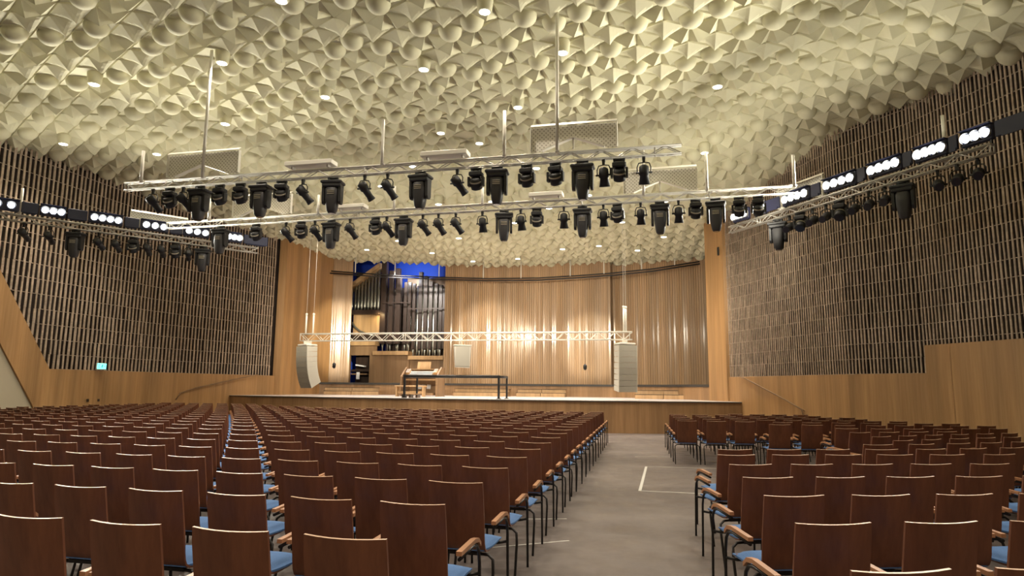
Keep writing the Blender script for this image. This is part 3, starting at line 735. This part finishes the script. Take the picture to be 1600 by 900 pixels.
part('music_shelf', MB().box((0, .1, 1.19), (1.5, .2, .03)), M['light_wood'], t)
part('knee_rail', MB().box((0, -.3, .72), (1.56, .05, .06)), M['light_wood'], t)
part('pedal_board', MB().box((0, -.35, .10), (1.4, .6, .1)), M['organ_wood'], t)
for dx in (-.18, .02, .26): part('sheet_paper', MB().box((dx-.12, .40, .42), (.18, .02, .2), 0, Matrix.Rotation(.1, 3, 'Y')), M['paper'], t, 'white paper sheet')
t = thing('organ_bench', 'low light wooden bench in front of the organ console', 'bench', (-9.75, 28.2, 1.1), -.05)
part('seat', MB().box((0, 0, .44), (1.35, .34, .05), bev=.01), M['light_wood'], t)
for s in (-1, 1): part('side_board', MB().box((s*.6, 0, .21), (.05, .3, .42)), M['light_wood'], t)
part('stretcher', MB().box((0, 0, .18), (1.16, .04, .1)), M['light_wood'], t)
t = thing('wooden_pallet', 'small pale slatted wooden crate lying inside the black railing', 'crate', (-8.6, 24.95, 1.1), .1)
for k in range(5): part('slat', MB().box((0, -.2+.1*k, .14), (.62, .07, .025)), M['light_wood'], t)
for s in (-.26, 0, .26): part('bearer', MB().box((s, 0, .064), (.07, .48, .126)), M['dark_wood'], t)

def steps(label, loc, w, rz=0, seams=1):
    t = thing('stage_step', label, 'step', loc, rz, 'wooden steps along the stage riser')
    n = seams+1; ww = w/n
    for k in range(n):
        x = -w/2 + ww*(k+.5)
        part('lower_tread', MB().box((x, -.25, .085), (ww*.985, .45, .17), bev=.006), M['light_wood'], t)
        part('upper_tread', MB().box((x, .2, .17), (ww*.985, .45, .34), bev=.006), M['light_wood'], t)
    part('top_edge', MB().box((0, .2, .348), (w*1.02, .47, .016)), M['dark_wood'], t)
    part('tread_edge', MB().box((0, -.25, .178), (w*1.01, .46, .016)), M['dark_wood'], t)
steps('two-tier light wooden steps beside the curved speaker column', (-14.05, 31.9, 1.1), 2.6, .33)
steps('two-tier light wooden steps against the riser between railing and straight speaker column', (-4.7, 32.4, 1.1), 2.3, 0)
steps('long two-tier light wooden steps behind the black railing', (-7.6, 32.4, 1.1), 2.7, 0, 0)
steps('two-tier light wooden steps between the straight speaker column and the pier', (.85, 29.3, 1.1), 2.3, -.05)

# ------------------------------------------------------------------ pipe organ in the blue niche
t = thing('pipe_organ', 'large pipe organ with dark wooden pipes in the blue niche behind the stage', 'organ', (-13.0, 35.6, 1.7))
def lx(px): return (-15.85 + (px-548)*.0372) + 13.0
def lz(py): return (604 - py)*.0352 + 1.507 - 1.7
def ob(name, x0, x1, y0, y1, z0, z1, m_, label=None): return part(name, MB().box(((x0+x1)/2, (y0+y1)/2, (z0+z1)/2), (x1-x0, y1-y0, z1-z0)), M[m_], t, label)
# swell case with its slanting rank of metal pipes
g = MB(); g.plate([(lx(545), lz(446)), (lx(593), lz(411)), (lx(593), lz(418)), (lx(545), lz(453))], (0, .0, 0), (1, 0, 0), (0, 0, 1), .9); part('slanting_roof', g, M['light_wood'], t)
nP = 17
for k in range(nP):
    px = 549 + 42*k/(nP-1); zt = lz(451 - 30*(px-549)/42); x = lx(px); z0 = lz(486)
    part('metal_pipe', MB().tube([(x, -.15+.1*(k % 2), z0), (x, -.15+.1*(k % 2), z0+.22), (x, -.15+.1*(k % 2), z0+.24), (x, -.15+.1*(k % 2), zt)], .04, 10, rs=[.014, .04, .043, .043]), M['steel_pipe'], t)
ob('case_back', lx(547), lx(593), .42, .48, lz(490), lz(424), 'dark_wood')
ob('wind_chest', lx(546), lx(593), -.3, .3, lz(492), lz(485), 'dark_wood')
ob('lit_panel', lx(549), lx(591), .1, .16, lz(526), lz(492), 'light_wood')
g = MB(); g.tube([(lx(549), -.1, lz(504)), (lx(554), -.1, lz(511)), (lx(562), -.1, lz(518)), (lx(574), -.1, lz(523)), (lx(586), -.1, lz(525))], .06, 8); part('wind_trunk', g, M['steel_pipe'], t)
ob('dark_panel', lx(548), lx(592), -.05, .05, lz(534), lz(524), 'dark_wood')
ob('shelf', lx(538), lx(591), -.45, .2, lz(541), lz(534), 'light_wood')
ob('case_panel', lx(536), lx(591), -.2, -.1, lz(556), lz(541), 'organ_wood')
ob('case_panel', lx(581), lx(592), -.25, -.15, lz(604), lz(555), 'organ_wood')
ob('case_panel', lx(534), lx(551), -.25, -.15, lz(604), lz(555), 'organ_wood')
ob('case_side', lx(530), lx(547), .0, .1, lz(604), lz(452), 'dark_wood')
ob('recess_back', lx(551), lx(581), .5, .55, lz(604), lz(555), 'dark_wood')
ob('recess_shelf', lx(551), lx(581), -.1, .5, lz(581), lz(578), 'dark_wood')
ob('recess_shelf', lx(551), lx(576), -.1, .5, lz(586), lz(584), 'organ_wood')
g = MB(); g.box((lx(566), -.1, lz(572)), (.5, .3, .07), 0, Matrix.Rotation(.15, 3, 'Y')); part('paper_stack', g, M['paper'], t, 'white papers on the recess shelf')
ob('paper_sheet', lx(560), lx(565), -.14, -.12, lz(593), lz(582), 'paper', 'white sheet hanging in the recess')
ob('low_panel', lx(590), lx(643), -.35, -.25, lz(606), lz(556), 'organ_wood')
ob('low_panel', lx(642), lx(694), -.25, -.15, lz(606), lz(563), 'organ_wood')
ob('shelf', lx(589), lx(643), -.6, .1, lz(556), lz(550), 'light_wood')
ob('shelf', lx(642), lx(695), -.5, .2, lz(563), lz(557), 'light_wood')
ob('back_board', lx(593), lx(622), .9, 1.0, lz(560), lz(446), 'dark_wood')
ob('back_board', lx(622), lx(694), 1.2, 1.3, lz(560), lz(430), 'organ_wood')
# tall dark wooden pipes, square section, with metal pipes between them
wp = [(597, 408, .30, .05), (606, 421, .26, .3), (613, 416, .26, .6), (620, 434, .24, .1), (627, 439, .2, .5), (636, 441, .18, .2), (643, 443, .17, .2), (651, 424, .22, .4), (660, 431, .22, .3), (668, 440, .2, .3), (676, 443, .18, .3), (684, 446, .2, .2), (691, 452, .24, .15)]
for px, py, w, y in wp:
    zb = lz(552) if px < 643 else lz(560)
    g = MB(); x = lx(px); zt = lz(py); g.box((x, y, (zb+.5+zt)/2), (w, w, zt-zb-.5), bev=.012); g.box((x, y-w*.5-.02, zb+.62), (w*.8, .05, .2))
    p_ = part('wooden_pipe', g, M['dark_wood'], t)
    part('pipe_foot', MB().tube([(x, y, zb), (x, y, zb+.3), (x, y, zb+.5)], .04, 8, rs=[.03, .04, .07]), M['steel_pipe'], p_)
for px, py, r in ((601, 424, .05), (632, 444, .06), (640, 444, .07), (647, 446, .08), (655.5, 446, .09), (664, 446, .10), (672, 446, .10), (680, 446, .09)):
    x = lx(px); zb = lz(552 if px < 643 else 560); zt = lz(py)
    part('metal_pipe', MB().tube([(x, .42, zb), (x, .42, zb+.6), (x, .42, zb+.64), (x, .42, zt)], r, 12, rs=[.02, r*.95, r, r]), M['steel_pipe'], t)
for z, x0, x1 in ((lz(474), 593, 640), (lz(484), 636, 695)): ob('stay_rail', lx(x0), lx(x1), -.16, -.12, z-.03, z+.03, 'dark_wood')

# ------------------------------------------------------------------ stage lighting
for (x, y), tg, k, a_ in (((-7.5, 16.9), (-8, 34.5, 3.6), 1, 44), ((-3, 16.6), (-3.5, 34.2, 3.6), 1, 44), ((1, 16.3), (.8, 34, 3.8), .8, 40), ((-10.5, 17.1), (-14.5, 33.5, 3.8), 1, 40), ((-5, 16.7), (-16.1, 30.5, 4.2), .5, 34)):
    spot_light('stage_beam', (x, y, 5.5), tg, STAGE_W*k, STAGE_COL, a_, .9, .15)
spot_light('organ_beam', (-12.2, 31.6, 7.4), (-12.2, 35.8, 5.4), 1000, (1, .93, .85), 60, .6)
spot_light('organ_niche_fill', (-12.6, 35.2, 7.4), (-13.2, 37.6, 8.4), 230, (.75, .85, 1), 140, .8, .2)  # fill spot placed to brighten the organ niche, has no fitting
spot_light('organ_case_lamp', (-14.0, 35.2, 5.5), (-14.7, 36, 4.8), 25, (1, .8, .4), 120, .8, .05)
for x, y in ((-12, 27), (-8, 27), (-4, 27), (0, 27), (-10, 30), (-5, 30)):
    spot_light('downlight_beam', (x, y, 7.5), (x, y+.3, 1.1), DOWN_W*1.2, (1, .93, .88), 95, .7, .1)

for (x, y, z), tg, a_, k in (((-11.4, 16.9, 5.45), (-7.75, 34.4, 4.0), 15, 1.7), ((-8.1, 16.7, 5.45), (-5.25, 34.2, 4.2), 13, 1.3), ((-4.1, 16.4, 5.45), (-2.5, 34.1, 3.6), 12, .5), ((-4.4, 16.7, 5.45), (-15.6, 33.6, 4.0), 13, 1.3)):
    spot_light('profile_beam', (x, y, z), tg, BEAM_W*k, (1, .9, .68), a_, .6, .06)

# ------------------------------------------------------------------ small fittings
t = thing('exit_sign', 'green glowing emergency exit sign low on the slatted wall', 'exit sign', (-17.55, 19.75, 2.02))
n_ = Vector((1, -.05, 0)).normalized(); t.scale = (.84, .84, .84); t.rotation_euler = (0, 0, math.atan2(n_.x, -n_.y))   # local -y looks into the hall
part('case', MB().box((0, 0, .08), (.46, .06, .25), bev=.01), M['white_paint'], t)
f_ = part('lit_face', MB().box((0, -.034, .085), (.43, .012, .21)), M['exit'], t)
g = MB()
g.box((-.135, -.043, .085), (.018, .006, .13)); g.box((-.115, -.043, .143), (.045, .006, .016)); g.box((-.115, -.043, .027), (.045, .006, .016))
g.box((.025, -.043, .135), (.034, .006, .034)); g.box((.01, -.043, .095), (.03, .006, .06), 0, Matrix.Rotation(.35, 3, 'Y')); g.box((-.012, -.043, .05), (.02, .006, .075), 0, Matrix.Rotation(.6, 3, 'Y')); g.box((.04, -.043, .05), (.02, .006, .07), 0, Matrix.Rotation(-.35, 3, 'Y')); g.box((.03, -.043, .1), (.08, .006, .014), 0, Matrix.Rotation(-.5, 3, 'Y'))
g.box((.125, -.043, .085), (.05, .006, .014)); g.box((.142, -.043, .093), (.03, .006, .012), 0, Matrix.Rotation(.8, 3, 'Y')); g.box((.142, -.043, .077), (.03, .006, .012), 0, Matrix.Rotation(-.8, 3, 'Y'))
part('pictogram', g, M['exit_dark'], f_)
part('bottom_rail', MB().box((0, -.01, -.055), (.5, .09, .02)), M['alu'], t)
for y, lab in ((19.45, 'further from the stage'), (19.9, 'closer to the stage')):
    o = link('wall_socket', MB().box((0, 0, 0), (.03, .09, .09), bev=.008).box((.014, 0, 0), (.012, .05, .05)).data('wall_socket', M['dark_wood'])); o.location = (-17.66, y, .98)
    tag(o, f'small dark wall socket low under the exit sign, {lab}', 'socket', 'sockets under the exit sign')
o = link('wall_slot', MB().box((0, 0, 0), (.09, .04, .32), bev=.02).box((0, -.02, 0), (.05, .02, .26)).data('wall_slot', M['black'])); o.location = (2.82, 25.66, 6.55); o.rotation_euler = (0, 0, -1.08)
tag(o, 'narrow black fitting high on the wooden pier beside the stage', 'wall fitting')
def handrail(label, pts, r=.022):
    t = thing('handrail', label, 'handrail', (0, 0, 0))
    part('rail', MB().tube(pts, r, 8), M['organ_wood'], t)
    for p in (pts[1], pts[-2]):
        part('bracket', MB().tube([p, (p[0]+(.14 if p[0] > 0 else -.18), p[1]+.05, p[2]-.05)], .015, 6), M['organ_wood'], t)
handrail('dark sloping handrail on the panelling by the curved speaker column', [(-17.25, 23.2, .95), (-17.22, 23.4, 1.2), (-17.1, 24.0, 1.38), (-16.6, 26.6, 1.85), (-16.45, 27.4, 1.98)])
handrail('dark sloping handrail on the panelling beyond the front side block', [(3.28, 24.7, 1.95), (3.4, 24.4, 1.9), (4.3, 22.3, 1.2), (4.6, 21.7, .95), (4.65, 21.6, .6)])

# white marking tape on the floor of the aisle
t = thing('floor_tape', 'thin white tape rectangle marked on the dark aisle floor', 'floor marking', (0, 0, 0))
def strip(a, b_, w, z=.003):
    a, b_ = Vector(a), Vector(b_); d = (b_-a).normalized(); return MB().box((*((a+b_)/2), z/2+.0005), ((b_-a).length, w, z), 0, Matrix.Rotation(math.atan2(d.y, d.x), 3, 'Z'))
part('tape_strip', strip((-.07, 10.7), (1.35, 10.62), .035), M['tape'], t)
part('tape_strip', strip((-.07, 10.7), (.04, 14.0), .045), M['tape'], t)
part('tape_strip', strip((.04, 14.0), (1.6, 14.05), .02), M['tape'], t)
part('tape_strip', strip((-.2, 16.0), (.7, 16.1), .02), M['tape'], t)
for i, (a, b_, lab) in enumerate((((-1.62, 5.38), (-1.0, 5.52), 'first'), ((-1.5, 6.6), (-.75, 7.1), 'second'), ((-1.4, 8.1), (-.9, 8.25), 'third'))):
    o = link('floor_scuff', strip(a, b_, .025, .002).data('floor_scuff', M['tape'])); tag(o, f'pale scuff line on the aisle floor, {lab} from the camera', 'floor mark', 'scuff lines on the aisle floor')

# ------------------------------------------------------------------ the seats
BW = .195
PROFILE = [(-.272, .872), (-.262, .80), (-.247, .72), (-.232, .64), (-.222, .57), (-.214, .50), (-.205, .455), (-.188, .422), (-.155, .402), (-.10, .396), (0, .40), (.11, .412), (.18, .418), (.215, .408)]
def shell_mb(g, mi_face, mi_edge, nx=6, prof=PROFILE):
    th = .013; n = len(prof); rows = []
    for i, (y, z) in enumerate(prof):
        y0, z0 = prof[max(0, i-1)]; y1, z1 = prof[min(n-1, i+1)]; d = Vector((0, y1-y0, z1-z0)).normalized(); nn = Vector((0, -d.z, d.y))*1.0   # points to the sitter's side
        if nn.y < 0 and i < n//2: nn = -nn
        if i >= n//2 and nn.z < 0: nn = -nn
        bow = .022*min(1, max(0, (z-.45)/.2)); w = BW*(1 if i > 0 else .985); a, b_ = [], []
        for k in range(nx+1):
            x = -1 + 2*k/nx; dy = -bow*(1-x*x); dz = -.006*(1-x*x) if i == 0 else 0
            p = Vector((x*w, y+dy, z+dz)); a.append(p); b_.append(p + nn*th)
        rows.append((a, b_))
    m_ = nx+1; A = [p for r in rows for p in r[0]]; B = [p for r in rows for p in r[1]]; nA = len(A)
    fa = [(i*m_+k, (i+1)*m_+k, (i+1)*m_+k+1, i*m_+k+1) for i in range(n-1) for k in range(nx)]
    g.add(A, fa, mi_face, True); g.add(B, [tuple(reversed(f)) for f in fa], mi_face, True)
    rim = [(0, k) for k in range(nx+1)] + [(i, nx) for i in range(1, n)] + [(n-1, k) for k in range(nx-1, -1, -1)] + [(i, 0) for i in range(n-2, 0, -1)]
    vs = [rows[i][0][k] for i, k in rim] + [rows[i][1][k] for i, k in rim]; r = len(rim)
    g.add(vs, [(k, (k+1) % r, r+(k+1) % r, r+k) for k in range(nx)], mi_edge); g.add(vs, [(k, (k+1) % r, r+(k+1) % r, r+k) for k in range(nx, r)], mi_face)  # only the top rim gets the pale lit edge, sides keep the face colour
def cushion_mb(g, mi, nx=8, ny=7):
    y0, y1, w = -.185, .205, .205; top = []; bot = []
    for j in range(ny+1):
        for i in range(nx+1):
            u, v = i/nx*2-1, j/ny*2-1
            wx = w*(1-.10*max(0, -v)**3); e = (1-abs(u)**4)*(1-abs(v)**4)
            x, y = u*wx, y0+(v+1)/2*(y1-y0); zb = .412 + .012*(v > .2)*(v-.2)
            top.append((x, y, zb + .012 + .034*e**.6 - .012*max(0, v-.6))); bot.append((x, y, zb))
    m_ = nx+1; f = [(j*m_+i, j*m_+i+1, (j+1)*m_+i+1, (j+1)*m_+i) for j in range(ny) for i in range(nx)]
    g.add(top, f, mi, True); g.add(bot, [tuple(reversed(q)) for q in f], mi)
    rim = [i for i in range(nx+1)] + [j*m_+nx for j in range(1, ny+1)] + [ny*m_+i for i in range(nx-1, -1, -1)] + [j*m_ for j in range(ny-1, 0, -1)]
    r = len(rim); g.add([bot[i] for i in rim] + [top[i] for i in rim], [(k, (k+1) % r, r+(k+1) % r, r+k) for k in range(r)], mi, True)
def front_leg(g, s, mi=0, n=8): g.tube([(s*.247, -.17, .565), (s*.247, .09, .585), (s*.247, .155, .575), (s*.247, .195, .535), (s*.247, .215, .46), (s*.247, .24, 0)], .0105, n, mi)
def rear_leg(g, s, mi=0, n=8): g.tube([(s*.12, -.135, .385), (s*.205, -.145, .382), (s*.24, -.155, .355), (s*.248, -.175, .28), (s*.25, -.25, 0)], .0105, n, mi)
def arm(g, s, mi=0):
    path = [(-.175, .588), (.08, .606), (.15, .598), (.195, .565)]; w = .0165; th = .024; vs = []
    for y, z in path:
        for dx, dz in ((-w, 0), (w, 0), (w, th), (-w, th)): vs.append((s*.247+dx, y, z-.003+dz))
    fs = [(0, 1, 2, 3), (15, 14, 13, 12)]
    for r in range(3):
        for k in range(4): fs.append((r*4+(k+1) % 4, r*4+k, (r+1)*4+k, (r+1)*4+(k+1) % 4))
    g.add(vs, fs, mi)
def frame_mb(g, mi=0, n=8):
    g.tube([(-.247, .215, .40), (-.18, .18, .392), (.18, .18, .392), (.247, .215, .40)], .0105, n, mi)
    g.box((0, -.135, .385), (.30, .03, .02), mi); g.box((-.1, .02, .385), (.025, .32, .016), mi); g.box((.1, .02, .385), (.025, .32, .016), mi)
def chair_detailed():
    t = thing('auditorium_chair', 'x', 'chair')
    g = MB(); shell_mb(g, 0, 1); part('plywood_shell', g, [M['mahogany'], M['ply_edge_lit']], t)
    g = MB(); cushion_mb(g, 0); part('seat_cushion', g, M['cushion'], t, 'blue cloth seat cushion')
    for s in (-1, 1):
        g = MB(); front_leg(g, s); part('leg', g, M['tube'], t)
        g = MB(); rear_leg(g, s); part('leg', g, M['tube'], t)
        g = MB(); arm(g, s); part('armrest', g, M['arm'], t, 'tan wooden armrest')
    g = MB(); frame_mb(g); part('seat_frame', g, M['tube'], t)
    return t
def chair_far():
    g = MB(); shell_mb(g, 0, 1, 3, [PROFILE[i] for i in (0, 2, 4, 6, 8, 10, 13)]); cushion_mb(g, 2, 4, 3)
    for s in (-1, 1): front_leg(g, s, 3, 5); rear_leg(g, s, 3, 5); arm(g, s, 4)
    frame_mb(g, 3, 4); return g
FAR_MATS = ['mahogany', 'ply_edge_lit', 'cushion', 'tube', 'arm']
spots = []     # (x, y, heading, block, row, seat)
def top_at(x, y, a, block, row, seat):        # the fitted points are the middles of the backrest tops
    spots.append((x - .272*math.sin(a), y + .272*math.cos(a), a, block, row, seat))
def left_ok(x, y): return x > -17.25 and y < (23.4 if x > -12.8 else 23.6)
for i in range(1, 24):
    k = i-1; y0 = 2.847 + .892*k - .0015*k*k; x0 = -1.262
    for j in range(0, 34):
        t_ = -j*.558; a = -.052; x = x0 + t_*math.cos(a); y = y0 + t_*math.sin(a) - .0016*t_*t_
        if i > 20 and not (x < -10.5 - (i-21)*1.4): continue
        if left_ok(x, y): top_at(x, y, a - .0032*t_, 'left', i, j+1)
WALLX = lambda y: 6.6 + .45*(14.5-y) if y < 14.5 else 6.6 - .5*(y-14.5)
def run(x, y, angs, n, row, block='right'):
    for j in range(n):
        a = angs[min(j, len(angs)-1)]
        if x < WALLX(y): top_at(x, y, a, block, row, j+1)
        a2 = angs[min(j+1, len(angs)-1)]; st = .562 + .56*max(0, a2-a); x += st*math.cos((a+a2)/2); y += st*math.sin((a+a2)/2)
A_ = [.295]*5 + [.36, .42, .48, .52, .56, .6]
for i in range(1, 7): run(.902, 2.786 + .886*(i-1), A_, 11, i)
run(.965, 7.86, [.29, .29, .29, .32, .4, .46, .5, .52], 10, 7)
run(2.78, 9.08, [.36, .46, .52, .54, .56], 9, 8)
run(3.36, 9.97, [.62, .6, .58], 8, 9)
run(3.33, 10.7, [.64, .62, .58, .56], 7, 10)
run(3.3, 11.6, [.48, .46, .44], 4, 11)
run(3.41, 12.72, [.2, .28, .34, .38], 6, 12)
run(2.5, 13.7, [.08, .14, .22, .3], 8, 13)
for r_, (x, y, n) in enumerate(((.88, 14.62, 3), (.87, 15.5, 12), (.86, 16.4, 12), (.85, 17.3, 12))):
    run(x, y, [.06, .1, .12, .14, .16, .2], n, r_+1, 'front')
run(2.75, 14.7, [.14, .16, .2, .25], 8, 5, 'front')
run(.85, 18.2, [.1, .12, .14], 8, 6, 'front')
run(2.4, 19.2, [.12, .14, .16], 5, 7, 'front')
vis = []
for s_ in spots:
    px, py, t_ = project((s_[0], s_[1], .8))
    if t_ > .5 and -60 < px < 1660 and py < 960: vis.append((t_, s_))
vis.sort(key=lambda q: q[0])
MAXC = 298
BLK = {'left': 'main block', 'right': 'side block', 'front': 'front side block'}
pr = chair_detailed(); far_me = chair_far().data('auditorium_chair', [M[k] for k in FAR_MATS])
for n_i, (t_, (x, y, a, block, row, seat)) in enumerate(vis[:MAXC]):
    jit = random.gauss(0, .012)
    lab = f'brown armchair, {ORD[seat]} seat from the aisle, {ORD[row]} row from the camera, {BLK[block]}'
    grp = f'plywood armchairs of the {BLK[block]}'
    if n_i < 150: dup(pr, (x, y, 0), a+jit, lab, grp)
    else:
        o = link('auditorium_chair', far_me); o.location = (x, y, 0); o.rotation_euler = (0, 0, a+jit); tag(o, lab, 'chair', grp)
drop(pr)
fg = chair_far(); fv_ = np.array(fg.v); nv = len(fv_); vs, fs, mi = [], [], []
for q_i, (t_, (x, y, a, *_r)) in enumerate(vis[MAXC:]):
    c, s_ = math.cos(a), math.sin(a); w = np.empty_like(fv_); w[:, 0] = fv_[:, 0]*c - fv_[:, 1]*s_ + x; w[:, 1] = fv_[:, 0]*s_ + fv_[:, 1]*c + y; w[:, 2] = fv_[:, 2]
    vs += w.tolist(); fs += [tuple(i+q_i*nv for i in f) for f in fg.f]; mi += fg.mi
if vs:
    me = bpy.data.meshes.new('distant_chairs'); me.from_pydata(vs, [], fs)
    for k in FAR_MATS: me.materials.append(M[k])
    me.polygons.foreach_set('material_index', mi); me.update()
    o = link('distant_chairs', me); tag(o, 'far rows of brown plywood armchairs close to the stage', 'chairs', None, 'stuff')
print('chairs', len(spots), len(vis))
